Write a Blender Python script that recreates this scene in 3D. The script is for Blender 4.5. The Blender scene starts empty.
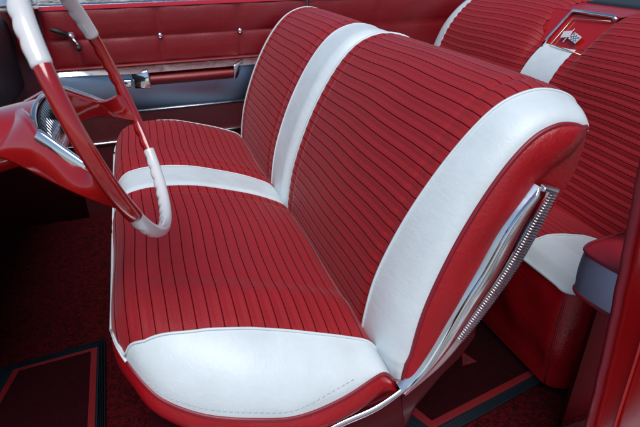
import bpy, bmesh, math, random
from mathutils import Vector, Matrix, noise as mnoise
random.seed(7)
D = bpy.data
S = bpy.context.scene
COL = S.collection
PI = math.pi

# ------------------------------------------------------------------ materials
def newmat(name):
    m = D.materials.new(name); m.use_nodes = True
    nt = m.node_tree; b = nt.nodes['Principled BSDF']
    return m, nt, b
def N(nt, t, **kw):
    n = nt.nodes.new(t)
    for k, v in kw.items():
        if k in n.inputs: n.inputs[k].default_value = v
        else: setattr(n, k, v)
    return n
def math_(nt, op, a, b=None, c=None):
    n = nt.nodes.new('ShaderNodeMath'); n.operation = op
    for i, v in enumerate((a, b, c)):
        if v is None: continue
        if isinstance(v, (int, float)): n.inputs[i].default_value = v
        else: nt.links.new(v, n.inputs[i])
    return n.outputs[0]
def noise(nt, scale, detail=4, rough=.55, vec=None):
    n = nt.nodes.new('ShaderNodeTexNoise')
    n.inputs['Scale'].default_value = scale; n.inputs['Detail'].default_value = detail
    n.inputs['Roughness'].default_value = rough
    if vec is None:
        tc = nt.nodes.new('ShaderNodeTexCoord'); vec = tc.outputs['Object']
    nt.links.new(vec, n.inputs['Vector'])
    return n.outputs['Fac']
def ramp(nt, fac, stops):
    r = nt.nodes.new('ShaderNodeValToRGB'); e = r.color_ramp.elements
    while len(e) < len(stops): e.new(.5)
    for i, (p, c) in enumerate(stops):
        e[i].position = p; e[i].color = (*c, 1) if len(c) == 3 else c
    nt.links.new(fac, r.inputs['Fac']); return r.outputs['Color']
def mix(nt, fac, a, b):
    n = nt.nodes.new('ShaderNodeMix'); n.data_type = 'RGBA'
    for i, v in ((0, fac), (6, a), (7, b)):
        if isinstance(v, (int, float)): n.inputs[i].default_value = v
        elif isinstance(v, tuple): n.inputs[i].default_value = (*v, 1)
        else: nt.links.new(v, n.inputs[i])
    return n.outputs[2]
def bump(nt, b, h, dist, strength=1.0, prev=None):
    n = nt.nodes.new('ShaderNodeBump'); n.inputs['Distance'].default_value = dist
    n.inputs['Strength'].default_value = strength
    nt.links.new(h, n.inputs['Height'])
    if prev is not None: nt.links.new(prev, n.inputs['Normal'])
    nt.links.new(n.outputs[0], b.inputs['Normal'])
    return n.outputs[0]

def mat_cloth(name, base, line, sheen=.5):
    m, nt, b = newmat(name)
    at = N(nt, 'ShaderNodeAttribute', attribute_name='pl')
    av = N(nt, 'ShaderNodeAttribute', attribute_name='pv')
    pl = at.outputs['Fac']; v = av.outputs['Fac']
    fr = math_(nt, 'FRACT', math_(nt, 'ADD', pl, 100.0))
    d = math_(nt, 'ABSOLUTE', math_(nt, 'SUBTRACT', fr, .5))      # .5 on the line
    msk = nt.nodes.new('ShaderNodeMapRange'); msk.interpolation_type = 'SMOOTHSTEP'
    nt.links.new(d, msk.inputs['Value'])
    msk.inputs['From Min'].default_value = .425; msk.inputs['From Max'].default_value = .490
    # weave: tight ribs across with a fine lengthwise thread
    w1 = math_(nt, 'SINE', math_(nt, 'MULTIPLY', v, 2*PI/.0046))
    w2 = math_(nt, 'SINE', math_(nt, 'MULTIPLY', pl, 2*PI*6))
    w = math_(nt, 'ADD', math_(nt, 'MULTIPLY', w1, .35), math_(nt, 'MULTIPLY', w2, .35))
    nz = noise(nt, 9, 5)
    col = mix(nt, nz, tuple(c*.86 for c in base), tuple(min(1, c*1.12) for c in base))
    wf = math_(nt, 'MULTIPLY_ADD', w, .22, .5)
    wf = math_(nt, 'MULTIPLY_ADD', math_(nt, 'SUBTRACT', noise(nt, 420, 3, .7), .5), .9, wf)
    col = mix(nt, wf, mix(nt, .22, col, (0.04, 0, 0)), mix(nt, .03, col, (.8, .25, .3)))
    fz = noise(nt, 700, 2)
    col = mix(nt, math_(nt, 'MULTIPLY', fz, .16), col, (.05, .002, .006))
    col = mix(nt, msk.outputs[0], col, line)
    nt.links.new(col, b.inputs['Base Color'])
    b.inputs['Roughness'].default_value = .62
    b.inputs['Specular IOR Level'].default_value = .35
    nt.links.new(math_(nt, 'MULTIPLY', math_(nt, 'SUBTRACT', 1.0, msk.outputs[0]), sheen), b.inputs['Sheen Weight'])
    nt.links.new(math_(nt, 'MULTIPLY', math_(nt, 'SUBTRACT', 1.0, msk.outputs[0]), .3), b.inputs['Specular IOR Level'])
    b.inputs['Sheen Roughness'].default_value = .35
    b.inputs['Sheen Tint'].default_value = (1, .62, .68, 1)
    n1 = bump(nt, b, w, .0004, .6)
    n2 = bump(nt, b, math_(nt, 'SUBTRACT', 1.0, msk.outputs[0]), .0008, .6, n1)
    bump(nt, b, noise(nt, 30, 4), .0018, .5, n2)
    return m
def mat_vinyl(name, base, rough=.35, dirt=None, wr=.5, grain=.35, coat=0.0, spec=.5):
    m, nt, b = newmat(name)
    nz = noise(nt, 14, 6, .6)
    c0 = tuple(c*.9 for c in base)
    col = ramp(nt, nz, [(.3, c0), (.7, base)])
    if dirt:
        dn = noise(nt, 5, 8, .7)
        f = nt.nodes.new('ShaderNodeMapRange'); nt.links.new(dn, f.inputs[0])
        f.inputs['From Min'].default_value = .5; f.inputs['From Max'].default_value = .75
        f.inputs['To Max'].default_value = .5
        col = mix(nt, f.outputs[0], col, dirt)
    nt.links.new(col, b.inputs['Base Color'])
    rr = nt.nodes.new('ShaderNodeMapRange'); nt.links.new(noise(nt, 22, 5), rr.inputs[0])
    rr.inputs['To Min'].default_value = rough-.1; rr.inputs['To Max'].default_value = rough+.12
    nt.links.new(rr.outputs[0], b.inputs['Roughness'])
    b.inputs['Specular IOR Level'].default_value = spec
    b.inputs['Coat Weight'].default_value = coat
    vo = N(nt, 'ShaderNodeTexVoronoi', Scale=900.0); vo.feature = 'DISTANCE_TO_EDGE'
    tc = nt.nodes.new('ShaderNodeTexCoord'); nt.links.new(tc.outputs['Object'], vo.inputs['Vector'])
    n1 = bump(nt, b, vo.outputs['Distance'], .0003, grain)
    tc2 = nt.nodes.new('ShaderNodeTexCoord'); mp2 = nt.nodes.new('ShaderNodeMapping'); mp2.inputs['Scale'].default_value = (1, .35, 1); mp2.inputs['Rotation'].default_value = (.3, .5, .6)
    nt.links.new(tc2.outputs['Object'], mp2.inputs[0])
    cr2 = math_(nt, 'ABSOLUTE', math_(nt, 'SUBTRACT', noise(nt, 34, 5, .65, mp2.outputs[0]), .5))
    cr2 = math_(nt, 'MINIMUM', math_(nt, 'MULTIPLY', cr2, 9.0), 1.0)
    n1 = bump(nt, b, cr2, .0009, wr*.8, n1)
    n2 = bump(nt, b, noise(nt, 26, 3), .004, wr*.5, n1)
    bump(nt, b, noise(nt, 7, 2), .012, wr*.5, n2)
    return m
def mat_metal(name, col, rough, aniso=False):
    m, nt, b = newmat(name)
    b.inputs['Base Color'].default_value = (*col, 1); b.inputs['Metallic'].default_value = 1
    b.inputs['Roughness'].default_value = rough
    if aniso:
        tc = nt.nodes.new('ShaderNodeTexCoord'); mp = nt.nodes.new('ShaderNodeMapping')
        mp.inputs['Scale'].default_value = (3, 3, 400)
        nt.links.new(tc.outputs['Object'], mp.inputs[0])
        nz = noise(nt, 4, 4, .6, mp.outputs[0])
        bump(nt, b, nz, .0006, .5)
    else:
        nz = noise(nt, 40, 5)
        r = nt.nodes.new('ShaderNodeMapRange'); nt.links.new(nz, r.inputs[0])
        r.inputs['To Min'].default_value = rough*.5; r.inputs['To Max'].default_value = rough*1.8
        nt.links.new(r.outputs[0], b.inputs['Roughness'])
    return m
def mat_paint(name, col, rough=.25, coat=.6, spec=.5):
    m, nt, b = newmat(name)
    nz = noise(nt, 6, 5)
    nt.links.new(ramp(nt, nz, [(.3, tuple(c*.88 for c in col)), (.7, col)]), b.inputs['Base Color'])
    b.inputs['Roughness'].default_value = rough; b.inputs['Coat Weight'].default_value = coat
    b.inputs['Coat Roughness'].default_value = .08; b.inputs['Specular IOR Level'].default_value = spec
    bump(nt, b, noise(nt, 120, 3), .0004, .3)
    return m
def mat_carpet(name, a, c, scale=230):
    m, nt, b = newmat(name)
    n1 = noise(nt, scale, 3, .7)
    n2 = noise(nt, scale*.3, 4, .7)
    f = math_(nt, 'ADD', math_(nt, 'MULTIPLY', n1, .6), math_(nt, 'MULTIPLY', n2, .4))
    nt.links.new(ramp(nt, f, [(.42, a), (.6, c)]), b.inputs['Base Color'])
    b.inputs['Roughness'].default_value = 1; b.inputs['Specular IOR Level'].default_value = .1
    bump(nt, b, f, .006, 1)
    return m

RED = (.31, .012, .024)
M = {}
M['cloth'] = mat_cloth('red_pleated_cloth', (.345, .0092, .0150), (.066, .0014, .0030), .24)
M['white'] = mat_vinyl('white_vinyl', (.66, .735, .765), .34, dirt=(.52, .58, .60), wr=.24, grain=.6)
M['redvinyl'] = mat_vinyl('red_vinyl', (.33, .004, .009), .32, wr=.55)
M['welt'] = mat_vinyl('dark_red_welt', (.22, .008, .02), .4, wr=.1)
M['door'] = mat_vinyl('door_red_vinyl', (.19, .003, .007), .4, wr=.3)
M['chrome'] = mat_metal('chrome', (.82, .83, .85), .07)
M['trim'] = mat_metal('satin_trim', (.70, .72, .76), .25)
M['alu'] = mat_metal('brushed_aluminium', (.26, .34, .46), .34, True)
M['wheelred'] = mat_paint('red_plastic', (.33, .005, .005), .14, 1.0)
M['wheelwhite'] = mat_paint('pearl_white_plastic', (.72, .72, .73), .25)
M['paint'] = mat_paint('red_paint', (.45, .006, .008), .22)
M['darkpaint'] = mat_paint('dark_red_paint', (.060, .002, .004), .5, .1, .15)
M['carpet'] = mat_carpet('red_carpet', (.012, .0005, .001), (.095, .003, .006))
M['matred'] = mat_carpet('mat_dark_red', (.016, .0008, .002), (.036, .0015, .004), 400)
M['matstripe'] = mat_vinyl('mat_red_rubber', (.17, .005, .007), .5, wr=.1)
M['rubber'] = mat_vinyl('blue_black_rubber', (.005, .011, .017), .55, wr=.1, spec=.25)
M['black'] = mat_vinyl('black_vinyl', (.010, .012, .016), .55, wr=.2)
M['shelf'] = mat_vinyl('boot_cover', (.010, .016, .024), .6, wr=.3)
M['stitch'] = mat_vinyl('grey_thread', (.44, .50, .54), .6, wr=0)
M['darkvinyl'] = mat_vinyl('dark_red_vinyl', (.065, .002, .004), .5, wr=.3)
M['alublue'] = mat_metal('blue_brushed_metal', (.42, .56, .78), .55, True)
M['gray'] = mat_carpet('asphalt', (.03, .03, .035), (.60, .58, .56), 7)

# ------------------------------------------------------------------ helpers
def link(me, name, mat, parent=None, smooth=True):
    o = D.objects.new(name, me); COL.objects.link(o)
    if mat is not None and len(me.materials) == 0: me.materials.append(mat)
    if smooth:
        for p in me.polygons: p.use_smooth = True
    if parent is not None: o.parent = parent
    return o
def thing(name, label, cat, loc=(0, 0, 0), group=None):
    o = D.objects.new(name, None); COL.objects.link(o); o.empty_display_size = .1
    o.location = loc; o['label'] = label; o['category'] = cat
    if group: o['group'] = group
    bpy.context.view_layer.update()
    return o
def tag(o, label, cat): o['label'] = label; o['category'] = cat; return o
class MB:
    def __init__(s): s.v = []; s.f = []; s.a = []; s.b = []
    def add(s, vs, fs, a=None, b=None):
        o = len(s.v); s.v += [tuple(x) for x in vs]; s.f += [tuple(i+o for i in f) for f in fs]
        s.a += a if a else [0.0]*len(vs); s.b += b if b else [0.0]*len(vs)
    def build(s, name, mat, parent=None, smooth=True, bevel=0, seg=2, sub=0, merge=True, loc=None, auto=None):
        off = Vector(); q_ = parent
        while q_ is not None: off = off+Vector(q_.location); q_ = q_.parent
        me = D.meshes.new(name)
        me.from_pydata([tuple(Vector(v)-off) for v in s.v], [], s.f)
        at = me.attributes.new('pl', 'FLOAT', 'POINT'); at.data.foreach_set('value', s.a)
        at = me.attributes.new('pv', 'FLOAT', 'POINT'); at.data.foreach_set('value', s.b)
        bm = bmesh.new(); bm.from_mesh(me)
        if merge:
            bmesh.ops.remove_doubles(bm, verts=bm.verts, dist=1e-5)
            bmesh.ops.dissolve_degenerate(bm, edges=bm.edges, dist=1e-6)
        bmesh.ops.recalc_face_normals(bm, faces=bm.faces)
        bm.to_mesh(me); bm.free()
        o = link(me, name, mat, parent, smooth)
        if bevel:
            md = o.modifiers.new('bev', 'BEVEL'); md.width = bevel; md.segments = seg; md.limit_method = 'ANGLE'
            md.angle_limit = math.radians(35)
            md.harden_normals = False
        if sub:
            md = o.modifiers.new('sub', 'SUBSURF'); md.levels = sub; md.render_levels = sub
        return o
    def grid(s, fn, nu, nv, cu=False, cv=False):
        vs = []; A = []; B = []
        for i in range(nu):
            for j in range(nv):
                r = fn(i/(nu if cu else nu-1), j/(nv if cv else nv-1))
                vs.append(r[:3]); A.append(r[3] if len(r) > 3 else 0.); B.append(r[4] if len(r) > 4 else 0.)
        fs = []
        for i in range(nu if cu else nu-1):
            for j in range(nv if cv else nv-1):
                a = i*nv+j; b = i*nv+(j+1) % nv; c = ((i+1) % nu)*nv+(j+1) % nv; d = ((i+1) % nu)*nv+j
                fs.append((a, b, c, d))
        s.add(vs, fs, A, B); return s
    def box(s, x0, x1, y0, y1, z0, z1):
        v = [(x, y, z) for x in (x0, x1) for y in (y0, y1) for z in (z0, z1)]
        s.add(v, [(0, 1, 3, 2), (4, 6, 7, 5), (0, 4, 5, 1), (2, 3, 7, 6), (0, 2, 6, 4), (1, 5, 7, 3)]); return s
    def hexa(s, p):   # 8 points: bottom quad, top quad
        s.add(p, [(0, 3, 2, 1), (4, 5, 6, 7), (0, 1, 5, 4), (1, 2, 6, 5), (2, 3, 7, 6), (3, 0, 4, 7)]); return s
    def prism(s, pts, ext):      # polygon (3D pts) extruded by vector
        n = len(pts); e = Vector(ext)
        v = [Vector(p) for p in pts]+[Vector(p)+e for p in pts]
        s.add(v, [tuple(range(n))[::-1], tuple(range(n, 2*n))]+[(i, (i+1) % n, (i+1) % n+n, i+n) for i in range(n)]); return s
    def tube(s, pts, r, n=8, closed=False, rf=None, cap=True):
        P = [Vector(p) for p in pts]; m = len(P); vs = []; prev = None
        for i in range(m):
            if closed: t = P[(i+1) % m]-P[i-1]
            else: t = P[min(i+1, m-1)]-P[max(i-1, 0)]
            if t.length < 1e-9: t = Vector((1, 0, 0))
            t.normalize()
            if prev is None:
                a = Vector((0, 0, 1)) if abs(t.z) < .9 else Vector((1, 0, 0))
                u = t.cross(a).normalized()
            else:
                u = (prev-t*prev.dot(t)).normalized()
            prev = u; w = t.cross(u)
            rr = r if rf is None else rf(i/(m-1))
            for k in range(n):
                an = 2*PI*k/n; vs.append(P[i]+rr*(math.cos(an)*u+math.sin(an)*w))
        fs = []
        for i in range(m if closed else m-1):
            for k in range(n):
                a = i*n+k; b = i*n+(k+1) % n; c = ((i+1) % m)*n+(k+1) % n; d = ((i+1) % m)*n+k
                fs.append((a, b, c, d))
        if not closed and cap: fs += [tuple(range(n))[::-1], tuple(range((m-1)*n, m*n))]
        s.add(vs, fs); return s
def spline(pts, n):
    """Catmull-Rom through pts (tuples), n samples evenly by arc length"""
    P = [Vector(p) for p in pts]; P = [2*P[0]-P[1]]+P+[2*P[-1]-P[-2]]
    out = []
    for i in range(1, len(P)-2):
        for k in range(24):
            t = k/24; a, b, c, d = P[i-1:i+3]
            out.append(.5*((2*b)+(c-a)*t+(2*a-5*b+4*c-d)*t*t+(3*b-a-3*c+d)*t**3))
    out.append(P[-2])
    L = [0]
    for i in range(1, len(out)): L.append(L[-1]+(out[i]-out[i-1]).length)
    res = []; j = 0
    for k in range(n):
        s = L[-1]*k/(n-1)
        while j < len(L)-2 and L[j+1] < s: j += 1
        d = L[j+1]-L[j]; t = 0 if d == 0 else (s-L[j])/d
        res.append(out[j].lerp(out[j+1], min(1, max(0, t))))
    return res, L[-1]
def interp(tab, x):
    if x <= tab[0][0]: return tab[0][1]
    for (a, p), (b, q) in zip(tab, tab[1:]):
        if x <= b:
            t = (x-a)/(b-a); t = t*t*(3-2*t)*.35+t*.65
            return p+(q-p)*t
    return tab[-1][1]
def lerp(a, b, t): return a+(b-a)*t
def sstep(a, b, x):
    t = min(1, max(0, (x-a)/(b-a))); return t*t*(3-2*t)

# ================================================================== front seat
PITCH = .0246
CY0, CY1 = .63, 2.17               # near and far ends of the bench cushion
XF, XR = -.137, .405
zt, _ = spline([(-.137, 0, .445), (-.10, 0, .476), (-.05, 0, .489), (0, 0, .490), (.06, 0, .484), (.125, 0, .470), (.24, 0, .430), (.31, 0, .397), (.348, 0, .372), (.372, 0, .335), (.392, 0, .285), (.405, 0, .24)], 200)
ZT = [(p.x, p.z) for p in zt]
def zb(x):
    if x <= ZT[0][0]: return ZT[0][1]
    for (a, p), (b, q) in zip(ZT, ZT[1:]):
        if x <= b: return p+(q-p)*(x-a)/(b-a)
    return ZT[-1][1]
ne_, _ = spline([(-.137, .885, 0), (-.126, .830, 0), (-.110, .790, 0), (-.082, .742, 0), (-.046, .705, 0), (.01, .668, 0), (.07, .645, 0), (.13, .632, 0), (.19, .630, 0), (.26, .638, 0), (.33, .655, 0), (.377, .668, 0), (.43, .680, 0)], 300)
hd_, _ = spline([(-.137, 0, 0), (-.125, 0, .030), (-.11, 0, .068), (-.08, 0, .115), (-.046, 0, .140), (.01, 0, .152), (.09, 0, .152), (.17, 0, .142), (.26, 0, .105), (.33, 0, .060), (.377, 0, .022), (.43, 0, .004)], 300)
def tabf(T, ax):
    def f(x):
        lo, hi = 0, len(T)-1
        if x <= T[0].x: return T[0][ax]
        if x >= T[-1].x: return T[-1][ax]
        while hi-lo > 1:
            m = (lo+hi)//2
            if T[m].x <= x: lo = m
            else: hi = m
        t = (x-T[lo].x)/max(1e-9, T[hi].x-T[lo].x); return T[lo][ax]+(T[hi][ax]-T[lo][ax])*t
    return f
near_edge = tabf(ne_, 1); hdrop = tabf(hd_, 2)
def drop(x, y, near=True):
    yy = y if near else (CY0+CY1-y)
    yc = .90; q = max(0, min(1, (yc-yy)/(yc-near_edge(x))))
    d = hdrop(x)*(1-math.sqrt(max(0, 1-q**2.6)))
    if x < -.075: d += .055*(1-math.sqrt(max(0, 1-min(1, (-.075-x)/.0625)**2)))
    return d
def cush(x, y):
    ymid = (CY0+CY1)/2
    z = zb(x)-drop(x, y, y < ymid)
    # padding: slight hollow where people sit, rolls at the seams
    for yc in (1.05, 1.82): z -= .008*math.exp(-((y-yc)/.22)**2-((x-.18)/.14)**2)
    yc_ = .865-.10*(x-.1)+.5*(x-.1)**2; z += .005*math.exp(-((y-yc_+.03)/.045)**2)*sstep(-.12, -.02, x)-.003*math.exp(-((y-yc_-.015)/.026)**2)*sstep(-.12, -.02, x)
    z -= .005*math.exp(-((y-1.315)/.012)**2)+.005*math.exp(-((y-1.575)/.012)**2)
    z -= .006*(math.exp(-((y-1.362)/.012)**2)+math.exp(-((y-1.518)/.012)**2))
    return z
def puff(pl, amp=.0022): return amp*abs(math.sin(PI*pl))**.7
XS = []
x = XF
while x < XR-1e-6:
    XS.append(x); x += .0009 if x < -.125 else PITCH/12
XS.append(XR)
def yb(x):           # seam between cloth and white end panel
    base = interp([(-.137, .885), (-.125, .826), (-.11, .79), (-.07, .768), (.02, .748), (.10, .738), (.17, .733), (.26, .725), (.34, .722), (.43, .72)], x)
    return max(base, near_edge(x)+.001)
def cpanel(y0f, y1f, ny, pleat=True):
    mb = MB()
    def fn(u, v):
        x = XS[round(u*(len(XS)-1))]; a, b = y0f(x), y1f(x)
        y = lerp(a, b, v); pl = (x-.012)/PITCH
        z = cush(x, y)+(puff(pl) if pleat else 0)*sstep(0, .022, y-a)*sstep(0, .022, b-y)
        if pleat: y += .0012*math.sin(y*23+x*31)
        xx = x+(.004*math.sin(y*6.0+.6)*sstep(0, .2, x-XF)+.0018*math.sin(y*17+1) if pleat else 0)
        return (xx, y, z, pl+.5, y)
    mb.grid(fn, len(XS), ny); return mb
SY0, SY1 = 1.365, 1.515
front = thing('front_bench_seat', 'red and white front bench seat with two pleated backrests behind the steering wheel', 'car seat', (.12, 1.4, 0))
mb = cpanel(yb, lambda x: SY0, 130)
m2 = cpanel(lambda x: SY1, lambda x: CY0+CY1-yb(x), 110)
mb.add(m2.v, m2.f, m2.a, m2.b)
cushion = mb.build('seat_cushion', M['cloth'], front)
cpanel(near_edge, yb, 60, False).build('end_panel', M['white'], cushion)
cpanel(lambda x: CY0+CY1-yb(x), lambda x: CY0+CY1-near_edge(x), 40, False).build('end_panel', M['white'], cushion)
cpanel(lambda x: SY0+.001, lambda x: SY1-.001, 40, False).build('center_strip', M['white'], cushion)
def seam(mb, f, r=.0028, lift=.0015, x0=XF, x1=XR, n=90):
    mb.tube([(x0+(x1-x0)*i/n, f(x0+(x1-x0)*i/n), cush(x0+(x1-x0)*i/n, f(x0+(x1-x0)*i/n))+lift) for i in range(n+1)], r, 6)
mb = MB()
seam(mb, yb, x0=-.136); seam(mb, lambda x: CY0+CY1-yb(x), x0=-.136)
seam(mb, lambda x: SY0, .0018, .0005); seam(mb, lambda x: SY1, .0018, .0005)
# front piping, white along the cloth
pc = [(x_, near_edge(x_), cush(x_, near_edge(x_))) for x_ in [XF+.028*(i/12)**2 for i in range(13)]]
pf = list(reversed(pc))+[(XF-.001, lerp(.89, CY0+CY1-.89, i/60), cush(XF, lerp(.89, CY0+CY1-.89, i/60))) for i in range(61)]
mb.tube(pf, .0036, 8)
mb.build('white_piping', M['white'], cushion)
# outline of the end panel: dark red welt
def outl(near=True, n=90):
    pts = []
    for p in ne_[::3]:
        if p.x > XR-.002: break
        y = p.y; z = cush(p.x, y)
        pts.append((p.x, y if near else CY0+CY1-y, z))
    return pts
for nr in (True, False):
    mb = MB(); mb.tube([p for p in outl(nr) if p[0] > XF+.026], .0045, 8); mb.build('red_piping', M['welt'], cushion)
# dashed stitching near the lower edge of the near end panel
mb = MB(); stp = []
for k in range(200):
    x_ = lerp(-.085, .30, k/199); y_ = near_edge(x_)+(.90-near_edge(x_))*lerp(.0045, .03, sstep(.15, .32, x_))
    stp.append(Vector((x_, y_, cush(x_, y_)+.0006)))
sl2, sL = spline(stp[::6], 80)
for k in range(0, 78, 2): mb.tube([sl2[k], sl2[k].lerp(sl2[k+1], 1.2)], .0010, 5)
mb.build('stitching', M['stitch'], cushion)
# skirt (bolster side) below the outline, all the way round the front
loop = outl()+[]
full = list(reversed(outl()))+[(XF, lerp(.90, CY0+CY1-.90, i/40), cush(XF, lerp(.90, CY0+CY1-.90, i/40))) for i in range(41)]+outl(False)
fl, _ = spline(full[::2], 260)
def skirt(u, v):
    i = round(u*259); p = fl[i]; t = (fl[min(i+1, 259)]-fl[max(i-1, 0)]); t.z = 0; t.normalize()
    nrm = Vector((-t.y, t.x, 0))
    if nrm.dot(Vector((p.x-.15, (p.y-1.4), 0))) < 0 and abs(p.y-1.4) < .5: nrm = -nrm
    if p.y < .9 and nrm.y > .0 and abs(nrm.y) > abs(nrm.x): nrm = -nrm
    if p.y > 1.9 and nrm.y < .0 and abs(nrm.y) > abs(nrm.x): nrm = -nrm
    if p.x < .05 and nrm.x > 0 and abs(nrm.x) >= abs(nrm.y): nrm = -nrm
    dep = min(.17, p.z-.235)
    o = .013*math.sin(PI*min(1, v*1.3))-.055*v*v*sstep(.25, .05, p.x)-.012*v*v
    w = .0018*math.sin(u*61+v*5)+.0012*math.sin(u*143)
    q = p+nrm*(o+w*math.sin(PI*v))
    return (q.x, q.y, p.z-.002-dep*v)
MB().grid(skirt, 260, 16).build('side_bolster', M['redvinyl'], cushion)

# seat base: dark frame, chrome trim below the cushion
mb = MB(); mb.box(-.09, .40, .70, 2.10, .05, .26); mb.build('seat_base', M['matred'], front, bevel=.01)
st, _ = spline([(.05, .618, .228), (.16, .622, .232), (.25, .638, .241), (.325, .640, .253), (.365, .640, .270), (.392, .642, .283)], 40)
def strip3(u, v):
    p = st[round(u*39)]; an = -PI*.75+PI*1.25*v
    return (p.x, p.y-.004*math.cos(an)+.002, p.z+.0085*math.sin(an))
MB().grid(strip3, 40, 9).build('chrome_trim', M['chrome'], front)
mb = MB(); mb.prism([(-.02, .648, .226), (.394, .650, .272), (.412, .65, .17), (.40, .65, .07), (.0, .65, .07)], (0, .03, 0))
mb.build('seat_side_shield', M['darkpaint'], front, bevel=.004)

# ---------------- backrests
FR = [(.378, .285), (.366, .325), (.3635, .368), (.384, .480), (.427, .600), (.477, .700), (.530, .778), (.583, .828), (.640, .850), (.690, .849), (.735, .832)]
RE = [(.756, .800), (.750, .760), (.727, .710), (.692, .640), (.645, .550), (.585, .440), (.500, .320), (.44, .25)]
prof, PLEN = spline([(a, 0, b) for a, b in FR+RE], 520)
NP = len(prof)
nF = min(range(NP), key=lambda i: (prof[i].x-.74)**2+(prof[i].z-.832)**2)
med = Vector((.56, 0, .60))
NRM = []
for i in range(NP):
    t = (prof[min(i+1, NP-1)]-prof[max(i-1, 0)]).normalized(); NRM.append(Vector((t.z, 0, -t.x)))   # inward
BPITCH = .0265
class Back:
    def __init__(s, y0, y1, r0, d0, r1, d1):
        s.y0, s.y1, s.r0, s.d0, s.r1, s.d1 = y0, y1, r0, d0, r1, d1
    def inset(s, y):
        d = 0
        e = y-s.y0
        if e < s.r0: d = max(d, s.d0*(1-math.sqrt(max(0, 1-(1-max(0, e)/s.r0)**2.4))))
        e = s.y1-y
        if e < s.r1: d = max(d, s.d1*(1-math.sqrt(max(0, 1-(1-max(0, e)/s.r1)**2.4))))
        return d
    def pt(s, i, y, pleat=0, seams=()):
        p = prof[i]; n = NRM[i]; d = s.inset(y)
        u = i/(NP-1)*PLEN
        dd = d*sstep(-.05, .10, u)+d*.25*(1-sstep(-.05, .10, u))
        dd *= 1-.85*sstep(nF-2, nF+60, i)
        for yc in seams: dd += .0035*math.exp(-((y-yc)/.009)**2)
        ym = (s.y0+s.y1)/2; dd += -.010*math.exp(-((y-ym)/.25)**2)*math.sin(PI*min(1, i/nF))
        pl = u/BPITCH
        dd -= pleat*puff(pl)
        q = p+n*dd
        wob = (.0035*math.sin(y*5.5+s.y0*3)+.0012*math.sin(y*21+i*.02))*(1 if pleat else 0)
        t = (prof[min(i+1, NP-1)]-prof[max(i-1, 0)]).normalized()
        q = q+t*wob
        return (q.x, y, q.z, pl+.5, y)
def back_panel(bk, ya, ybf, i0, i1, ny, pleat, seams=(), step=1):
    mb = MB(); idx = list(range(i0, i1+1, step))
    def fn(u, v):
        i = idx[round(u*(len(idx)-1))]; a, b = ya(i), ybf(i)
        y = lerp(a, b, v)
        return bk.pt(i, y, pleat*sstep(0, .022, y-a)*sstep(0, .022, b-y) if pleat else 0, seams)
    mb.grid(fn, len(idx), ny); return mb
def make_back(bk, wlo, whi, label):
    """wlo / whi: width of the white bolster at the near / far side (functions of profile index) or None"""
    a = (lambda i: bk.y0+wlo(i)); b = (lambda i: bk.y1-whi(i))
    iT = nF+8
    sm = (a(200)+.05, b(200)-.05)
    body = back_panel(bk, a, b, 0, iT, 110, 1, sm).build('backrest', M['cloth'], front)
    body['label'] = label
    # rear shell, red vinyl
    back_panel(bk, lambda i: bk.y0, lambda i: bk.y1, iT+1, NP-1, 40, 0, (), 1).build('rear_shell', M['redvinyl'], body)
    return body, a, b, iT
def side_cap(bk, near, bulge):
    """closes the end of a backrest: lofted between the front and rear halves of the profile"""
    y = bk.y0 if near else bk.y1; sg = -1 if near else 1
    K = 60
    F = [Vector(bk.pt(round(i*nF/K), y)[:3]) for i in range(K+1)]
    R = [Vector(bk.pt(round(NP-1-i*(NP-1-nF)/K), y)[:3]) for i in range(K+1)]
    def fn(u, v):
        k = round(u*K); p = F[k].lerp(R[k], v)
        vv = min(1, v/.55) if u < .86 else v
        w = math.sin(PI*min(1, v/lerp(.55, 1, sstep(.72, .95, u))))**.6*min(1, (1-u)*6)**.5
        wr = .007*mnoise.noise(Vector((p.x*9+p.z*5, y*3, p.z*9-p.x*5)))*math.sin(PI*v)*(1-.7*sstep(.35, .7, v)*(1-sstep(.8, .95, u)))
        wr += .0035*mnoise.noise(Vector((p.x*30, 3, p.z*14)))*sstep(.7, .85, u)*math.sin(PI*v)
        return (p.x, p.y+sg*(bulge*w+wr), p.z)
    return MB().grid(fn, K+1, 22), F, R
wN = lambda i: interp([(0, .125), (60, .115), (200, .075), (nF, .060), (NP, .06)], i)
wF = lambda i: .105
wS = lambda i: .145
zero = lambda i: .0015
drv = Back(.655, 1.388, .15, .050, .050, .036)
pas = Back(1.402, 2.165, .045, .050, .15, .050)
def wI(i):
    t = min(1, max(0, (i-(nF-85))/95.0)); return .016+.062*(1-math.sqrt(max(0, 1-t*t)))
bd, a1, b1, iT = make_back(drv, wN, wI, 'driver side pleated backrest with white outer bolster')
back_panel(drv, lambda i: drv.y0, a1, 0, iT+14, 40, 0).build('bolster', M['white'], bd)
back_panel(drv, lambda i: drv.y1-wI(i), lambda i: drv.y1, 0, iT+14, 10, 0).build('inner_edge', M['white'], bd)
bp, a2, b2, _ = make_back(pas, wS, wF, 'passenger side pleated backrest with white strips at both edges')
back_panel(pas, lambda i: pas.y0, a2, 0, iT+14, 40, 0).build('center_bolster', M['white'], bp)
back_panel(pas, b2, lambda i: pas.y1, 0, iT+14, 40, 0).build('bolster', M['white'], bp)
def bseam(mb, bk, f, r=.0028, i0=0, i1=None, lift=.001):
    i1 = i1 or iT
    pts = []
    for i in range(i0, i1+1, 4):
        p = Vector(bk.pt(i, f(i))[:3])-NRM[i]*lift; pts.append(p)
    mb.tube(pts, r, 6)
mb = MB(); bseam(mb, drv, a1); bseam(mb, drv, b1, .0042, 0, nF+6, .002)
mb.tube([Vector(drv.pt(iT, y)[:3])-NRM[iT]*.001 for y in [lerp(a1(iT), b1(nF+6), k/30) for k in range(31)]], .0028, 6)
mb.build('white_piping', M['white'], bd)
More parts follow.
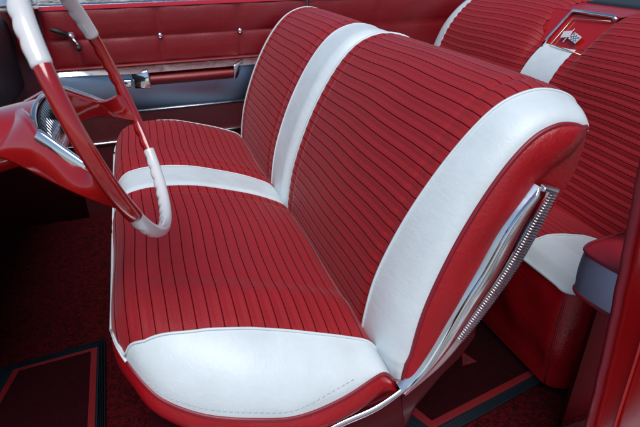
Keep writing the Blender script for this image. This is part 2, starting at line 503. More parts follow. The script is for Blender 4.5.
for f_, r_ in ((a2, .002), (b2, .0028)):
    mb = MB(); bseam(mb, pas, f_, r_); mb.build('white_piping', M['white'], bp)
cap, F, R = side_cap(drv, True, .014); cap.build('side_panel', M['redvinyl'], bd)
mb = MB(); mb.tube(F+[Vector(drv.pt(i, drv.y0)[:3]) for i in range(nF, iT+14, 4)], .0048, 8); mb.build('red_piping', M['welt'], bd)
cap, F2, R2 = side_cap(drv, False, .004); cap.build('inner_side', M['white'], bd)
cap, F2, R2 = side_cap(pas, True, .004); cap.build('inner_side', M['white'], bp)
cap, F2, R2 = side_cap(pas, False, .012); cap.build('side_panel', M['redvinyl'], bp)

# chrome side trim of the driver backrest
def ymap(x, z): return .638
L, _ = spline([(.621, 0, .702), (.575, 0, .640), (.533, 0, .545), (.500, 0, .483), (.455, 0, .388), (.425, 0, .335), (.386, 0, .293)], 90)
Rr, _ = spline([(.668, 0, .690), (.645, 0, .618), (.615, 0, .545), (.575, 0, .475), (.526, 0, .402), (.470, 0, .335), (.396, 0, .279)], 90)
def bar(w0, w1, h, y0=.633, n=9):
    mb = MB()
    def fn(u, v):
        i = round(u*89); p = L[i].lerp(Rr[i], lerp(w0, w1, v))
        e = math.sin(PI*min(1, max(0, v)))**.5
        taper = min(1, u*30)*min(1, (1-u)*20)
        return (p.x, y0-h*e*taper, p.z)
    mb.grid(fn, 90, n)
    def fb(u, v):
        i = round(u*89); p = L[i].lerp(Rr[i], lerp(w0, w1, v)); return (p.x, y0+.012, p.z)
    return mb
plate = MB()
def pl_(u, v):
    i = round(u*89); p = L[i].lerp(Rr[i], min(1, max(0, (v-.15)/.7)))
    y = .6335 if .1 < v < .9 else .668
    return (p.x, y, p.z)
plate.grid(pl_, 90, 21)
plate.build('chrome_side_trim', M['trim'], bd)
bar(-.01, .09, .006).build('chrome_bead', M['chrome'], bd)
bar(.08, .62, .0045, .6335, 13).build('polished_channel', M['chrome'], bd)
mb = MB()
for k in range(2, 63):
    u = k/92.0+.005; i = round(u*89); u0 = u
    f = u*89; i = int(f); fr = f-i
    A = L[i].lerp(L[min(89, i+1)], fr); B = Rr[i].lerp(Rr[min(89, i+1)], fr)
    p = A.lerp(B, .64); q = A.lerp(B, .95)
    p = A.lerp(B, .60); q = A.lerp(B, .97)
    t = ((q-p).cross(Vector((0, 1, 0)))).normalized()*.0013
    def P_(c, k, y): return (c.x+t.x*k, y, c.z+t.z*k)
    m_ = p.lerp(q, .25)
    mb.hexa([P_(p, 1, .640), P_(p, -1, .640), P_(q, -1, .644), P_(q, 1, .644), P_(m_, .7, .6300), P_(m_, -.7, .6300), P_(q, -.7, .6305), P_(q, .7, .6305)])
mb.build('ribbed_edge', M['trim'], bd, bevel=.0006)
# tip cap
mb = MB(); mb.hexa([(.621, .640, .694), (.664, .640, .680), (.669, .640, .690), (.628, .640, .706), (.624, .626, .695), (.660, .627, .684), (.663, .627, .689), (.629, .626, .702)]); mb.build('tip_cap', M['trim'], bd, bevel=.004, seg=3)
# lower hinge cover, dark red
mb = MB(); mb.prism([(.555, .655, .425), (.560, .655, .365), (.532, .655, .318), (.489, .655, .276), (.437, .655, .208), (.418, .655, .140), (.402, .655, .14), (.398, .655, .277), (.470, .655, .336), (.526, .655, .402)], (0, .03, 0))
mb.build('hinge_cover', M['darkpaint'], bd, bevel=.005)

# ================================================================== rear seat
rear = thing('rear_bench_seat', 'red pleated rear bench seat with white center strip and white corner panels', 'car seat', (1.1, 1.42, 0))
RP = [(1.14, .30), (1.165, .36), (1.205, .46), (1.245, .57), (1.285, .68), (1.325, .757), (1.385, .822), (1.455, .866), (1.54, .888), (1.60, .886)]
rprof, RLEN = spline([(a, 0, b) for a, b in RP], 330)
RN = []
for i in range(330):
    t = (rprof[min(i+1, 329)]-rprof[max(i-1, 0)]).normalized(); RN.append(Vector((t.z, 0, -t.x)))
RPITCH = .0265
NY0, NY1 = 1.315, 1.535          # niche
iN = min(range(330), key=lambda i: (rprof[i].x-1.337)**2+(rprof[i].z-.776)**2)
def rback(i, y, pleat=0.):
    p = rprof[i]; d = 0
    e = min(y-.69, 2.15-y)
    if e < .12: d = .045*(1-math.sqrt(max(0, 1-(1-max(0, e)/.12)**2.4)))
    s_ = sstep(iN-60, iN+30, i)
    ec = abs(y-1.425)-.11
    if i > iN-80:
        rr = .085; q = 1-min(1, max(0, ec)/rr)
        d += s_*.040*(1-math.sqrt(max(0, 1-q**2.4)))
    u = i/329*RLEN; pl = u/RPITCH
    d -= pleat*puff(pl, .0026)
    d -= .012*math.exp(-((abs(y-1.42)-.37)/.2)**2)
    q = p+RN[i]*d
    tt = (rprof[min(i+1, 329)]-rprof[max(i-1, 0)]).normalized()
    q = q+tt*(.004*math.sin(y*6)+.0015*math.sin(y*19)*(1 if pleat else 0))
    return (q.x, y, q.z, pl+.5, y)
SW0, SW1 = 1.355, 1.505
def rp(y0, y1, ny, i0, i1, pleat):
    mb = MB(); n = i1-i0+1
    def fn(u, v):
        i = i0+round(u*(n-1)); a = y0(i) if callable(y0) else y0; b = y1(i) if callable(y1) else y1
        y = lerp(a, b, v); return rback(i, y, pleat)
    mb.grid(fn, n, ny); return mb
# cloth halves; above iN they stop at the niche walls
na = lambda i: lerp(SW0, NY0, sstep(iN-3, iN+26, i)); nb = lambda i: lerp(SW1, NY1+.02, sstep(iN-3, iN+26, i))
mb = rp(.77, na, 90, 0, 329, 1); m2 = rp(nb, 2.05, 90, 0, 329, 1); mb.add(m2.v, m2.f, m2.a, m2.b)
rb = mb.build('backrest', M['cloth'], rear)
rp(SW0+.001, SW1-.001, 24, 0, iN, 0).build('center_strip', M['white'], rb)
rp(.69, .768, 16, 0, 329, 0).build('outer_strip', M['white'], rb); rp(2.052, 2.15, 16, 0, 329, 0).build('outer_strip', M['white'], rb)
for y in (.769, 2.051):
    mb = MB(); mb.tube([rback(i, y)[:3] for i in range(0, 330, 4)], .003, 6); mb.build('white_piping', M['white'], rb)
# niche: walls, back panel, frame, emblem
def ntop(i, side): return Vector(rback(i, NY0 if side == 0 else NY1+.02)[:3])
for side in (0, 1):
    def wall(u, v):
        i = round(lerp(iN+4, 329, u)); p = ntop(i, side)
        q = Vector((p.x*.0+lerp(1.365, 1.44, u)+.05, NY0-.0 if side == 0 else NY1, lerp(.735, .868, min(1, u*1.5))-0.01*0))
        r = p.lerp(q, v); r.y += (-.010 if side == 0 else .004)*math.sin(PI*v)
        return tuple(r)
    MB().grid(wall, 40, 10).build('niche_wall', M['redvinyl'], rb)
def nz_(u, v): return Vector((lerp(1.345, 1.435, v), lerp(NY0-.03, NY1+.03, u), lerp(.735, .866, v)))
MB().grid(lambda u, v: tuple(nz_(u, v)), 4, 4).build('niche_panel', M['paint'], rb)
mb = MB(); mb.grid(lambda u, v: tuple(Vector(rback(iN, lerp(SW0, SW1, u))[:3]).lerp(Vector((1.36, lerp(NY0, NY1, u), .750)), v)), 12, 4); mb.build('niche_floor', M['redvinyl'], rb)
MB().grid(lambda u, v: (lerp(1.432, 1.60, v), lerp(NY0-.035, NY1+.03, u), .863+.014*math.sin(v*PI/2)), 8, 8).build('niche_top', M['redvinyl'], rb)
nn = Vector((-.84, 0, .55)).normalized()
def fp(y, v): p = nz_(0, v); return Vector((p.x, y, p.z))+nn*.007
fr = MB()
fr.tube([fp(1.500, .10), fp(1.497, .35), fp(1.485, .7), fp(1.475, .93), fp(1.462, .955)], .0055, 8)
fr.tube([fp(1.472, .955), fp(1.39, .955), fp(1.30, .955), fp(1.285, .9)], .0065, 8)
fr = fr.build('chrome_frame', M['chrome'], rb)
mb = MB(); mb.tube([fp(1.450, .80), fp(1.468, .17), fp(1.44, .15), fp(1.30, .08)], .0018, 6); mb.tube([fp(1.450, .80), fp(1.30, .86)], .0015, 6); mb.build('gold_line', mat_metal('brass_line', (.75, .55, .38), .3), rb)
# crossed flags emblem
em = MB()
def flag(cy, cv, ang, w=.026, h=.017):
    c = fp(cy, cv)+nn*.004; a = Vector((0, -1, 0)); b = Vector((.55, 0, .84))
    ca, sa = math.cos(ang), math.sin(ang); A = a*ca+b*sa; B = -a*sa+b*ca
    P = []
    for (i, j) in ((-.5, -.5), (.5, -.38), (.5, .62), (-.5, .5)): P.append(c+A*(i*w)+B*(j*h))
    em.prism(P, nn*.003)
    pass
    return c, A, B
flag(1.425, .42, .15, .034, .023); flag(1.382, .38, -.35, .040, .026)
em.tube([fp(1.42, .26)+nn*.004, fp(1.41, .58)+nn*.004], .0016, 5)
em.build('crossed_flags_emblem', M['wheelwhite'], rb, smooth=False)
ck = MB()
for i in range(5):
    for j in range(4):
        if (i+j) % 2:
            c = fp(1.382, .38)+nn*.0075; a = Vector((0, -1, 0)); b = Vector((.55, 0, .84)); ca, sa = math.cos(-.35), math.sin(-.35)
            A = a*ca+b*sa; B = -a*sa+b*ca; p = c+A*((i-2)*.0068)+B*((j-1.5)*.0056)
            ck.prism([p-A*.0034-B*.0028, p+A*.0034-B*.0028, p+A*.0034+B*.0028, p-A*.0034+B*.0028], nn*.0006)
ck.build('emblem_checks', M['trim'], rb, smooth=False)

# rear cushion
RX0, RX1 = .865, 1.24
def rz(x): return interp([(.865, .345), (.90, .372), (.96, .383), (1.05, .375), (1.15, .345), (1.24, .31)], x)
def r_near(x): 
    p = max(0, min(1, (.94-x)/.078)); return .69+.075*(1-math.sqrt(1-p*p))
def r_far(x): return 2.84-r_near(x)
def rc(x, y):
    e = min(y-.69, 2.15-y); d = 0
    if e < .10: d = .03*(1-math.sqrt(max(0, 1-(1-max(0, e)/.10)**2.2)))
    return rz(x)-d
RXS = [RX0+.0015*i for i in range(8)]; x = RXS[-1]
while x < RX1: x += PITCH/9; RXS.append(x)
def yw(x): return interp([(.865, .90), (.90, .915), (.95, .912), (1.0, .905), (1.06, .885), (1.11, .855), (1.16, .80), (1.2, .74), (1.24, .70)], x)
def rpan(f0, f1, ny, pleat):
    mb = MB()
    def fn(u, v):
        x = RXS[round(u*(len(RXS)-1))]; y = lerp(f0(x), f1(x), v); pl = x/PITCH
        return (x, y, rc(x, y)+(puff(pl, .0015) if pleat else 0), pl, y)
    mb.grid(fn, len(RXS), ny); return mb
rcu = rpan(yw, lambda x: 2.84-yw(x), 90, 1).build('seat_cushion', M['cloth'], rear)
rpan(r_near, yw, 30, 0).build('corner_panel', M['white'], rcu)
rpan(lambda x: 2.84-yw(x), r_far, 20, 0).build('corner_panel', M['white'], rcu)
mb = MB(); mb.tube([(x, yw(x), rc(x, yw(x))+.001) for x in RXS[::6]], .003, 6); mb.build('white_piping', M['white'], rcu)
fo = [(x, r_near(x)) for x in reversed(RXS[::5])]+[(RX0, lerp(.765, 2.075, i/60)) for i in range(61)]+[(x, r_far(x)) for x in RXS[::5]]
fo3, _ = spline([(a, b, rc(a, b)) for a, b in fo], 240)
def rsk(u, v):
    i = round(u*239); p = fo3[i]; t = fo3[min(239, i+1)]-fo3[max(0, i-1)]; t.z = 0; t.normalize(); n = Vector((t.y, -t.x, 0))
    if n.dot(Vector((p.x-1.3, (p.y-1.42)*.7, 0))) < 0: n = -n
    o = .012*math.sin(PI*min(1, v*1.3))-.015*v+.0025*math.sin(u*97+v*4)*math.sin(PI*v)+.002*math.sin(u*31+v*13)*math.sin(PI*v)
    q = p+n*o
    return (q.x, q.y, lerp(p.z-.001, .035, v))
MB().grid(rsk, 240, 24).build('front_panel', M['redvinyl'], rcu)
mb = MB(); mb.tube([p for p in fo3], .004, 6); mb.build('white_piping', M['white'], rcu)
mb = MB()
i = min(range(240), key=lambda i: (fo3[i].x-.872)**2+(fo3[i].y-.735)**2)
mb.tube([Vector(rsk(i/239, v/10)) for v in range(11)], .003, 6); mb.build('seam', M['welt'], rcu)

# package shelf / boot behind the rear seat
sh = MB(); sh.grid(lambda u, v: (lerp(1.56, 2.6, max(0, v*1.1-.1)), lerp(.4, 2.4, u), (.60 if v < .01 else .882)+.012*math.sin(u*9)*v+.01*v), 20, 14)
tag(sh.build('boot_cover', M['shelf']), 'dark blue grey cover behind the top of the rear seat', 'boot cover')

# ================================================================== passenger door and quarter
DY = 2.25
door = thing('passenger_door', 'red vinyl passenger door with metal lower band, armrest and window crank', 'car door', (.2, DY, .3))
def padded(x0, x1, z0, z1, y, name, parent, vs, hs, mat, bul=.010, nx=120, nz=60):
    vs = [x0]+vs+[x1]; hs = [z0]+hs+[z1]
    def fn(u, v):
        x = lerp(x0, x1, u); z = lerp(z0, z1, v)
        dx = min(abs(x-a) for a in vs); dz = min(abs(z-a) for a in hs)
        h = bul*(1-math.exp(-dx/.018))*(1-math.exp(-dz/.018))
        h += .0015*math.sin(x*40+z*9)*math.exp(-dz/.02)
        return (x, y-h, z)
    return MB().grid(fn, nx, nz).build(name, mat, parent)
DX0, DX1 = -.318, .722
padded(DX0, DX1, .648, .862, DY, 'upper_panel', door, [-.215, .10, .425], [.752], M['door'])
mb = MB(); mb.box(DX0-.02, DX1, DY+.012, DY+.10, -.12, .868); mb.build('door_shell', M['paint'], door, bevel=.004)
mb = MB()   # top rail: rounded red paint, then chrome sill strip
mb.grid(lambda u, v: (lerp(DX0, DX1, u), DY-.006+.05*v, .862+.012*math.sin(v*PI*.55)), 4, 10); mb.build('top_rail', M['paint'], door)
mb = MB(); mb.grid(lambda u, v: (lerp(DX0, DX1-.01, u), DY+.036-.008*math.sin(PI*v)+.010*v, .868+.011*v), 4, 8); mb.build('window_sill_trim', M['chrome'], door)
for x in (.10, .425, -.215):
    mb = MB(); mb.grid(lambda u, v: (x+.0105*math.sin(v*PI/2)*math.cos(2*PI*u), DY-.004-.009*math.cos(v*PI/2), .752+.0105*math.sin(v*PI/2)*math.sin(2*PI*u)), 20, 7, cu=True)
    if x > 0: mb.build('button', M['chrome'], door)
# moulding along the top of the metal band
mb = MB(); mb.grid(lambda u, v: (lerp(DX0, DX1, u), DY-.010*math.sin(PI*v)-.004, .639+.012*v), 4, 9); mb.build('upper_moulding', M['door'], door)
mb = MB(); mb.grid(lambda u, v: (lerp(DX0, DX1, u), DY-.004-.018*math.sin(PI*v)**.7, .455+.180*v), 6, 20); mb.build('metal_band', M['alu'], door)
mb = MB(); mb.tube([(DX0, DY-.006, .455), (DX1, DY-.006, .455)], .003, 8); mb.build('lower_moulding', M['trim'], door)
mb = MB(); mb.grid(lambda u, v: (lerp(DX0, DX1, u), DY-.002-.004*math.sin(PI*v), lerp(-.02, .452, v)), 6, 8); mb.build('kick_panel', M['darkvinyl'], door)
mb = MB(); mb.box(-.6, DX1, DY-.016, DY-.004, .325, .338); mb.build('kick_moulding', M['chrome'], door, bevel=.003)
# armrest
def armr(u, v):
    x = lerp(.035, .372, u); an = lerp(-PI*.5, PI*.62, v)
    e = min(1, min(u, 1-u)*14+.55)
    return (x, DY-.012-.052*math.cos(an)**1*e if math.cos(an) > 0 else DY-.012, .594+.030*math.sin(an)-.006*(1-u))
mb = MB(); mb.grid(lambda u, v: (lerp(.035, .372, u), DY-.010-.062*(math.sin(PI*v)**.55)*(.9+.1*math.sin(PI*u)), lerp(.560, .622, v)), 30, 24)
ar = mb.build('armrest', M['door'], door)
mb = MB(); mb.grid(lambda u, v: (lerp(-.30, .56, u), DY-.006-(.012+.048*sstep(.0, .34, u)*sstep(0, .10, 1-u))*(1-v)**.8, lerp(.622, .640, v)), 90, 10); mb.build('armrest_base', M['trim'], ar)
mb = MB(); mb.hexa([(-.030, DY-.066, .562), (.034, DY-.078, .560), (.034, DY-.01, .560), (-.030, DY-.01, .562), (-.034, DY-.050, .618), (.030, DY-.070, .634), (.030, DY-.01, .634), (-.034, DY-.01, .618)]); mb.build('armrest_end', M['chrome'], ar, bevel=.006)
mb = MB(); mb.hexa([(.373, DY-.070, .560), (.392, DY-.052, .572), (.392, DY-.01, .572), (.373, DY-.01, .560), (.373, DY-.074, .626), (.425, DY-.050, .640), (.425, DY-.01, .640), (.373, DY-.01, .626)]); mb.build('armrest_end', M['chrome'], ar, bevel=.006)
mb = MB(); mb.hexa([(-.075, DY-.058, .572), (-.038, DY-.064, .566), (-.038, DY-.04, .566), (-.075, DY-.04, .572), (-.078, DY-.052, .598), (-.038, DY-.060, .598), (-.038, DY-.04, .598), (-.078, DY-.04, .598)]); mb.build('door_handle', M['chrome'], door, bevel=.005)
# vent window crank
mb = MB(); mb.grid(lambda u, v: (-.225+.017*math.sin(v*PI/2)*math.cos(2*PI*u), DY-.012-.026*math.cos(v*PI/2), .770+.017*math.sin(v*PI/2)*math.sin(2*PI*u)), 20, 8, cu=True)
ckr = mb.build('window_crank', M['chrome'], door)
mb = MB(); mb.tube([(-.225, DY-.036, .770), (-.212, DY-.046, .752), (-.203, DY-.052, .735)], .006, 8, rf=lambda t: .0075-.002*t); mb.build('crank_arm', M['chrome'], ckr)
mb = MB(); mb.tube([(-.202, DY-.048, .733), (-.202, DY-.085, .733)], .010, 10); mb.tube([(-.23, DY-.02, .775), (-.29, DY-.03, .800)], .008, 8); mb.build('crank_knob', M['black'], ckr)

quarter = thing('rear_quarter_panel', 'plain red rear quarter trim panel beside the rear seat', 'trim panel', (1.2, DY, .3))
padded(.735, 2.0, .45, .858, DY-.004, 'trim_panel', quarter, [1.06, 1.6], [.745], M['door'], .006, 90, 30)
mb = MB(); mb.box(.735, 2.2, DY+.010, DY+.10, .0, .862); mb.build('shell', M['paint'], quarter, bevel=.004)
mb = MB(); mb.grid(lambda u, v: (lerp(.735, 2.2, u), DY-.008+.06*v, .858+.014*math.sin(v*PI*.55)), 4, 10); mb.build('top_rail', M['paint'], quarter)
mb = MB(); mb.box(.735, 2.2, DY-.006, DY+.008, .03, .449); mb.build('lower_panel', M['darkvinyl'], quarter)
mb = MB(); mb.box(.7235, .7335, DY+.004, DY+.06, .30, .905); tag(mb.build('door_seal', M['black']), 'black rubber seal between passenger door and rear quarter panel', 'door seal')
mb = MB(); mb.box(.700, .719, DY+.030, DY+.050, .880, .93); mb.build('glass_guide', M['chrome'], door, bevel=.003)

# dash end and windscreen pillar foot at the passenger side
dash = thing('dashboard', 'dashboard end coloured black for shade, with a red corner beyond the steering wheel', 'dashboard', (-.6, 1.6, .5))
mb = MB(); mb.box(-1.15, -.42, .75, 2.24, .58, .86); mb.build('dash_body', M['black'], dash, bevel=.04, seg=4)  # black colour stands in for the shade on the dash
mb = MB(); mb.hexa([(-.40, 2.17, .72), (-.335, 2.20, .72), (-.335, 2.24, .72), (-.40, 2.24, .72), (-.40, 2.15, .885), (-.325, 2.18, .885), (-.325, 2.24, .885), (-.40, 2.24, .885)]); mb.build('corner_cap', M['paint'], dash, bevel=.012, seg=3)
mb = MB(); mb.hexa([(-.42, 2.12, .888), (-.31, 2.17, .888), (-.31, 2.27, .888), (-.42, 2.27, .888), (-.44, 2.13, .935), (-.33, 2.18, .925), (-.33, 2.27, .925), (-.44, 2.27, .935)]); mb.build('pillar_foot', M['trim'], dash, bevel=.01, seg=3)
mb = MB(); mb.box(-1.15, -.3185, DY-.004, DY+.1, .0, .86); tag(mb.build('front_kick_panel', M['darkvinyl']), 'dark kick panel ahead of the passenger door in the footwell', 'kick panel')
mb = MB(); mb.box(-1.2, -1.15, .3, 2.5, .0, .9); tag(mb.build('firewall', M['darkvinyl']), 'black firewall under the dashboard', 'firewall')

# ================================================================== floor
def floorz(x, y):
    h = 0.13*math.exp(-((y-1.45)/.14)**4)*(1-sstep(-.25, .75, x)*.35)
    n = .003*math.sin(x*37+y*11)+.002*math.sin(x*71-y*53)
    return -.004+h*0.0+n*.5 if y < 1.30 or y > 1.62 else -.004+h*.0+n*.5
mb = MB(); mb.grid(lambda u, v: (lerp(-1.2, 2.3, u), lerp(.600, DY+.01, v), floorz(lerp(-1.2, 2.3, u), lerp(.6, DY, v))), 160, 90)
fl_ = mb.build('floor', M['carpet']); fl_['kind'] = 'structure'
mb = MB(); mb.box(-60, 60, -60, 60, -.42, -.36); g = mb.build('ground', M['gray'], smooth=False); g['kind'] = 'structure'

# mats
def mat_(name, label, outer, s_out, s_in, z):
    t = thing(name, label, 'floor mat', (sum(p[0] for p in outer)/len(outer), sum(p[1] for p in outer)/len(outer), z), 'rubber edged carpet floor mats')
    mb = MB(); mb.prism([(x, y, z) for x, y in outer], (0, 0, .006)); mb.build('border', M['rubber'], t, smooth=False, bevel=.002)
    # fine raised ribs on the rubber border
    rb_ = MB()
    for k in range(1, 5):
        f = k/5.5
        pts = [Vector((lerp(a[0], b[0], f), lerp(a[1], b[1], f), z+.0065)) for a, b in zip(outer, s_out)]
        rb_.tube(pts, .0016, 5, closed=True)
    rb_.build('border_ribs', M['rubber'], t)
    mb = MB(); mb.prism([(x, y, z+.002) for x, y in s_out], (0, 0, .0075)); mb.build('stripe', M['matstripe'], t, smooth=False, bevel=.0015)
    mb = MB(); mb.prism([(x, y, z+.003) for x, y in s_in], (0, 0, .0095)); mb.build('pile', M['matred'], t, smooth=False, bevel=.002)
    return t
mat_('floor_mat', 'dark red floor mat with blue black border in the front footwell', 
     [(-.222, .72), (-.234, 1.362), (-.56, 1.33), (-.60, 1.15), (-.60, .72)],
     [(-.248, .76), (-.255, 1.325), (-.478, 1.308), (-.520, 1.13), (-.54, .76)],
     [(-.266, .78), (-.272, 1.309), (-.462, 1.294), (-.502, 1.13), (-.52, .78)], .002)
t2 = mat_('floor_mat', 'dark red floor mat with bright red stripe between the front and rear seats',
     [(.50, .694), (.96, .777), (.97, .82), (.96, 1.32), (.42, 1.32), (.42, .80)],
     [(.540, .731), (.94, .799), (.95, .83), (.94, 1.29), (.45, 1.29), (.50, .82)],
     [(.552, .752), (.93, .816), (.93, .84), (.925, 1.27), (.47, 1.27), (.522, .835)], .002)
mb = MB(); mb.prism([(.728, .885, .0146), (.775, .885, .0146), (.757, .935, .0146)], (0, 0, .002)); eb = mb.build('triangle_badge', M['matstripe'], t2, smooth=False)
mb = MB(); mb.prism([(.742, .891, .0166), (.760, .891, .0166), (.753, .912, .0166)], (0, 0, .0012)); mb.build('badge_center', M['trim'], eb, smooth=False)

# ================================================================== driver side quarter trim, armrest, pillar, sill
qd = thing('quarter_trim', 'dark red woven lower trim beside the rear seat corner', 'trim panel', (1.1, .66, .2))
def qf(u, v):
    x = lerp(.80, 1.7, u); z = lerp(.0, .48, v); cr_ = sstep(0, .06, u)
    return (x, .645+.03*cr_*0-.05*(1-cr_), z, z/.010, x)
M['qcloth'] = mat_cloth('dark_red_woven_trim', (.085, .0015, .003), (.02, .0005, .001), .0)
b_ = M['qcloth'].node_tree.nodes['Principled BSDF']
for l_ in list(b_.inputs['Specular IOR Level'].links): M['qcloth'].node_tree.links.remove(l_)
b_.inputs['Specular IOR Level'].default_value = .05
mb = MB(); mb.grid(qf, 50, 60); mb.build('lower_panel', M['qcloth'], qd)
mb = MB(); mb.grid(lambda u, v: (lerp(.86, 1.7, u), .60+.03*v, lerp(.48, .86, v)), 4, 4); mb.build('upper_panel', M['redvinyl'], qd)
# armrest nose: metal band around, red pad on top
nose = [(1.25, .675), (1.05, .672), (.90, .668), (.81, .662), (.772, .652), (.756, .632), (.755, .600), (.760, .560), (.770, .52), (.782, .47)]
ns, _ = spline([(a+.018, b, 0) for a, b in nose], 80)
def band(u, v):
    p = ns[round(u*79)]; return (p.x-.003*math.sin(PI*v), p.y+.002*math.sin(PI*v), lerp(.438, .532, v)+.02*sstep(.3, 1, 1-u)*0)
mb = MB(); mb.grid(band, 80, 12); ab = mb.build('armrest', M['alublue'], qd)
mb = MB()
def top(u, v):
    p = ns[round(u*79)]; c = Vector((1.0, .60, 0)); q = p.lerp(c, v); return (q.x, q.y, .533+.016*math.sin(v*PI/2))
mb.grid(top, 80, 12); mb.build('armrest_pad', M['redvinyl'], ab)
mb = MB(); mb.tube([(p.x, p.y, .533) for p in ns], .004, 8); mb.tube([(p.x, p.y, .438) for p in ns], .004, 8); mb.build('armrest_bead', M['welt'], ab)

pil = thing('door_pillar', 'glossy red door lock pillar at the right edge with fuzzy weather seal', 'car pillar', (.78, .45, .4))
def xz(z): return tabf(PX, 2)(z)
PX, _ = spline([(-.05, 0, .780), (.0, 0, .778), (.19, 0, .767), (.33, 0, .753), (.46, 0, .738), (.67, 0, .709), (.77, 0, .694), (.97, 0, .662)], 200)
def pl2(u, v):
    z = lerp(-.02, .95, v)
    # profile across the pillar, from inside the car out to the camera side
    pr = [(.10, .513), (.02, .515), (.004, .514), (.002, .50), (.004, .44), (.010, .34), (.03, .20)]
    f = u*(len(pr)-1); i = min(len(pr)-2, int(f)); t = f-i
    dx = lerp(pr[i][0], pr[i+1][0], t); y = lerp(pr[i][1], pr[i+1][1], t)
    return (xz(z)+dx, y, z)
mb = MB(); mb.grid(pl2, 40, 30); mb.build('pillar_face', M['paint'], pil)
mb = MB(); mb.tube([(xz(z)-.004+.0004*math.sin(z*90), .508+.0004*math.sin(z*61), z) for z in [lerp(.0, .93, k/80) for k in range(81)]], .0085, 8); mb.build('weather_seal', M['welt'], pil)
mb = MB(); mb.tube([(xz(z)-.001, .455+.004*math.sin(z*8), z) for z in [lerp(.0, .93, k/40) for k in range(41)]], .0035, 6); mb.build('panel_bead', M['paint'], pil)

sill = MB(); sill.grid(lambda u, v: (lerp(-1.0, .98, u), lerp(.606, .50, v), .045+.012*math.sin(PI*v)), 6, 10)
sl_ = sill.build('door_sill', M['trim']); tag(sl_, 'bright metal door sill plate at the bottom right below the pillar', 'door sill')
mb = MB(); mb.box(-1.15, 1.0, .38, .592, -.20, .043); tag(mb.build('rocker_panel', M['paint'], bevel=.01), 'red painted rocker panel under the door sill', 'rocker panel')

# ================================================================== steering wheel
C = Vector((-.062, .855, .86)); al = .30; be = -.059
A = Vector((math.cos(al)*math.cos(be), math.sin(be), math.sin(al)*math.cos(be)))
YV = Vector((-math.sin(be)*math.cos(al), math.cos(be), -math.sin(be)*math.sin(al))).normalized()
U = A.cross(YV)
def W(g, b, d): return C+YV*g+U*b+A*d
wheel = thing('steering_wheel', 'red and white steering wheel with finger grips in front of the driver seat', 'steering wheel', tuple(C))
R0 = .218
def rimseg(t0, t1, r, sc, n, capends=True):
    mb = MB(); m = 20
    def fn(u, v):
        th = math.radians(lerp(t0, t1, u)); an = 2*PI*v
        rad = YV*math.cos(th)+U*math.sin(th); rr = r
        if sc:
            w = max(0, math.cos(an-PI))**1.5 if True else 0       # towards the dash
            ends = min(1, u*12)*min(1, (1-u)*12)
            rr = r+w*ends*(.0028*abs(math.sin(th*R0/.0270*PI))**.9-.0010)
        if capends:
            e = min(u, 1-u)*abs(t1-t0)*PI/180*R0
            if e < .003: rr = r-(.0018*(1-e/.003))
        q = C+rad*R0+rr*(math.cos(an)*A+math.sin(an)*rad*.92)
        return tuple(q)
    mb.grid(fn, n, m, cv=True)
    if capends:
        for k in (0, n-1): mb.f.append(tuple(range(k*m, k*m+m)))
    return mb
rim = rimseg(150, 212, .0112, False, 60).build('rim', M['wheelred'], wheel)
rimseg(-46, 20, .0102, True, 110).build('rim', M['wheelred'], wheel)
rimseg(18.5, 151.5, .0124, True, 240).build('upper_grip', M['wheelwhite'], rim)
rimseg(209, 317, .0103, True, 200).build('lower_grip', M['wheelwhite'], rim)
# spokes
def spoke(sg):
    Lo = [(-.03, -.005, -.20), (-.075, .000, -.150), (-.132, -.036, -.092), (-.178, -.058, -.050), (-.196, -.090, -.012), (-.197, -.098, 0)]
    Up = [(-.03, .040, -.110), (-.085, .034, -.085), (-.128, .012, -.068), (-.160, -.030, -.034), (-.198, -.040, -.010), (-.208, -.05, 0)]
    lo, _ = spline(Lo, 30); up, _ = spline(Up, 30)
    def fn(u, v):
        i = round(u*29); l, p = lo[i], up[i]
        th = lerp(.030, .010, u)
        # closed section: outer face up->lo, underside, inner face, top
        k = v*4
        if k <= 1.6: t = k/1.6; q = p.lerp(l, t); bul = -.006*math.sin(PI*t)
        elif k <= 2: t = (k-1.6)/.4; q = l.copy(); bul = th*t
        elif k <= 3.6: t = (k-2)/1.6; q = l.lerp(p, t); bul = th+.002*math.sin(PI*t)
        else: t = (k-3.6)/.4; q = p.copy(); bul = th*(1-t)
        w = W(sg*(q.x+bul), q.y, q.z)
        return tuple(w)
    return MB().grid(fn, 30, 40, cv=True)
for sg in (1, -1):
    sp = spoke(sg).build('spoke', M['wheelred'], wheel)
    b = MB(); g = 1 if sg > 0 else -1
    def Wq(q): return W(g*q[0], q[1], q[2])
    p0, p1 = (-.120, .022, -.072), (-.158, -.034, -.030)
    P0, P1 = Wq(p0), Wq(p1); t = (P1-P0).normalized(); side = (YV*(-1) if sg > 0 else YV); w1 = t.cross(side).normalized(); 
    hw = .0075 if sg > 0 else .003
    b.hexa([P0-w1*hw-side*.004, P0+w1*hw-side*.004, P0+w1*hw+side*.005, P0-w1*hw+side*.005, P1-w1*hw-side*.004, P1+w1*hw-side*.004, P1+w1*hw+side*.005, P1-w1*hw+side*.005])
    b.build('chrome_bar', M['chrome'], sp, bevel=.002)
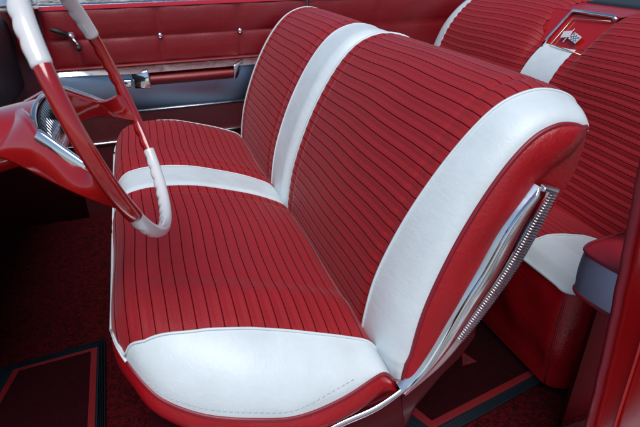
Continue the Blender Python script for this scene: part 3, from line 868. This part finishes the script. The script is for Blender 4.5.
# hub bell with an oval mouth and horn cap
def hubsec(d):   # half width, half height
    return interp([(-.30, .045), (-.20, .055), (-.14, .068), (-.08, .088)], d), interp([(-.30, .045), (-.20, .045), (-.14, .042), (-.08, .038)], d)
def bell(u, v):
    d = lerp(-.085, -.30, u); w, h = hubsec(d); an = 2*PI*v
    ca, sa = math.cos(an), math.sin(an); n = .8
    return tuple(W(w*math.copysign(abs(ca)**n, ca), h*math.copysign(abs(sa)**n, sa)-.002+.02*u, d))
mb = MB().grid(bell, 24, 48, cv=True); hub = mb.build('hub', M['wheelred'], wheel)
mb = MB(); mb.tube([W(.086*math.copysign(abs(math.cos(a))**.8, math.cos(a)), .037*math.copysign(abs(math.sin(a))**.8, math.sin(a)), -.083) for a in [2*PI*k/60 for k in range(60)]], .0042, 8, closed=True); mb.build('chrome_ring', M['chrome'], hub)
def capf(u, v):
    an = 2*PI*v; ca, sa = math.cos(an), math.sin(an)
    return tuple(W(.080*u*math.copysign(abs(ca)**.8, ca), .032*u*math.copysign(abs(sa)**.8, sa), -.080+.008*(1-u*u)))
MB().grid(capf, 12, 40, cv=True).build('horn_cap', M['black'], hub)
mb = MB()
for k in range(-9, 10):
    g = k*.0082; hh = .031*math.sqrt(max(0, 1-(abs(g)/.081)**2.5))
    if hh > .004: mb.tube([W(g-.008, -hh, -.0785), W(g, 0, -.0715), W(g+.008, hh, -.0785)], .0011, 5)
mb.build('silver_grille', M['chrome'], hub)
mb = MB(); mb.prism([W(.0, .010, -.071), W(.028, .020, -.071), (W(.006, -.002, -.071)), W(.006, -.024, -.071), W(-.006, -.024, -.071), W(-.006, -.002, -.071), W(-.028, .020, -.071)], A*.004); mb.build('emblem', M['black'], hub, smooth=False)
# column
mb = MB(); mb.tube([W(0, .018, -.28), W(0, .03, -.45), W(0, .05, -.75)], .045, 20, rf=lambda t: .034-.006*t); col = mb.build('steering_column', M['darkpaint'])
tag(col, 'dark steering column running from the wheel hub down under the dashboard', 'steering column')
mb = MB(); mb.tube([W(-.03, -.02, -.34), W(-.07, -.05, -.33), W(-.10, -.075, -.32)], .005, 8); mb.tube([W(-.10, -.075, -.32), W(-.106, -.080, -.318)], .008, 8); mb.build('turn_signal_lever', M['trim'], col)

# ================================================================== light, sky, camera
def Rd(a): return math.radians(a)
SUN_EL, SUN_AZ = 60, 195       # azimuth measured from +Y clockwise (sky), see below
w = D.worlds.new('World'); S.world = w; w.use_nodes = True
nt = w.node_tree; bg = nt.nodes['Background']
sky = nt.nodes.new('ShaderNodeTexSky'); sky.sky_type = 'NISHITA'; sky.sun_disc = False
sky.sun_elevation = Rd(SUN_EL); sky.sun_rotation = Rd(SUN_AZ); sky.air_density = 1; sky.dust_density = .6; sky.ozone_density = 2
nt.links.new(sky.outputs[0], bg.inputs[0]); bg.inputs[1].default_value = .08
ld = D.lights.new('sun', 'SUN'); ld.energy = 2.5; ld.angle = Rd(42); ld.color = (1, .985, .96)
so = D.objects.new('sun', ld); COL.objects.link(so)
sd = Vector((math.sin(Rd(SUN_AZ))*math.cos(Rd(SUN_EL)), math.cos(Rd(SUN_AZ))*math.cos(Rd(SUN_EL)), math.sin(Rd(SUN_EL))))
so.rotation_euler = sd.to_track_quat('Z', 'Y').to_euler(); so.location = (0, 0, 5)

Xc = Vector((0.9439635844, -0.1620411, 0.28753336)); Yc = Vector((-0.3299416, -0.44101107, 0.83465428)); Zc = Vector((-0.0084429, -0.88275247, -0.46976249))
right = Vector((Xc[0], Yc[0], Zc[0])).normalized(); fwd = Vector((Xc[2], Yc[2], Zc[2])).normalized(); up = right.cross(fwd).normalized()
right = fwd.cross(up)
cd = D.cameras.new('camera'); cam = D.objects.new('camera', cd); COL.objects.link(cam); S.camera = cam
cam.matrix_world = Matrix(((right.x, up.x, -fwd.x, 0), (right.y, up.y, -fwd.y, 0), (right.z, up.z, -fwd.z, 1.08), (0, 0, 0, 1)))
cd.sensor_width = 36; cd.lens = 511/640*36; cd.clip_start = .02; cd.clip_end = 500
cd.dof.use_dof = True; cd.dof.focus_distance = 1.25; cd.dof.aperture_fstop = 9
S.view_settings.view_transform = 'Standard'; S.view_settings.look = 'None'; S.view_settings.exposure = 0.32; S.view_settings.gamma = 1
S.render.engine = 'CYCLES'
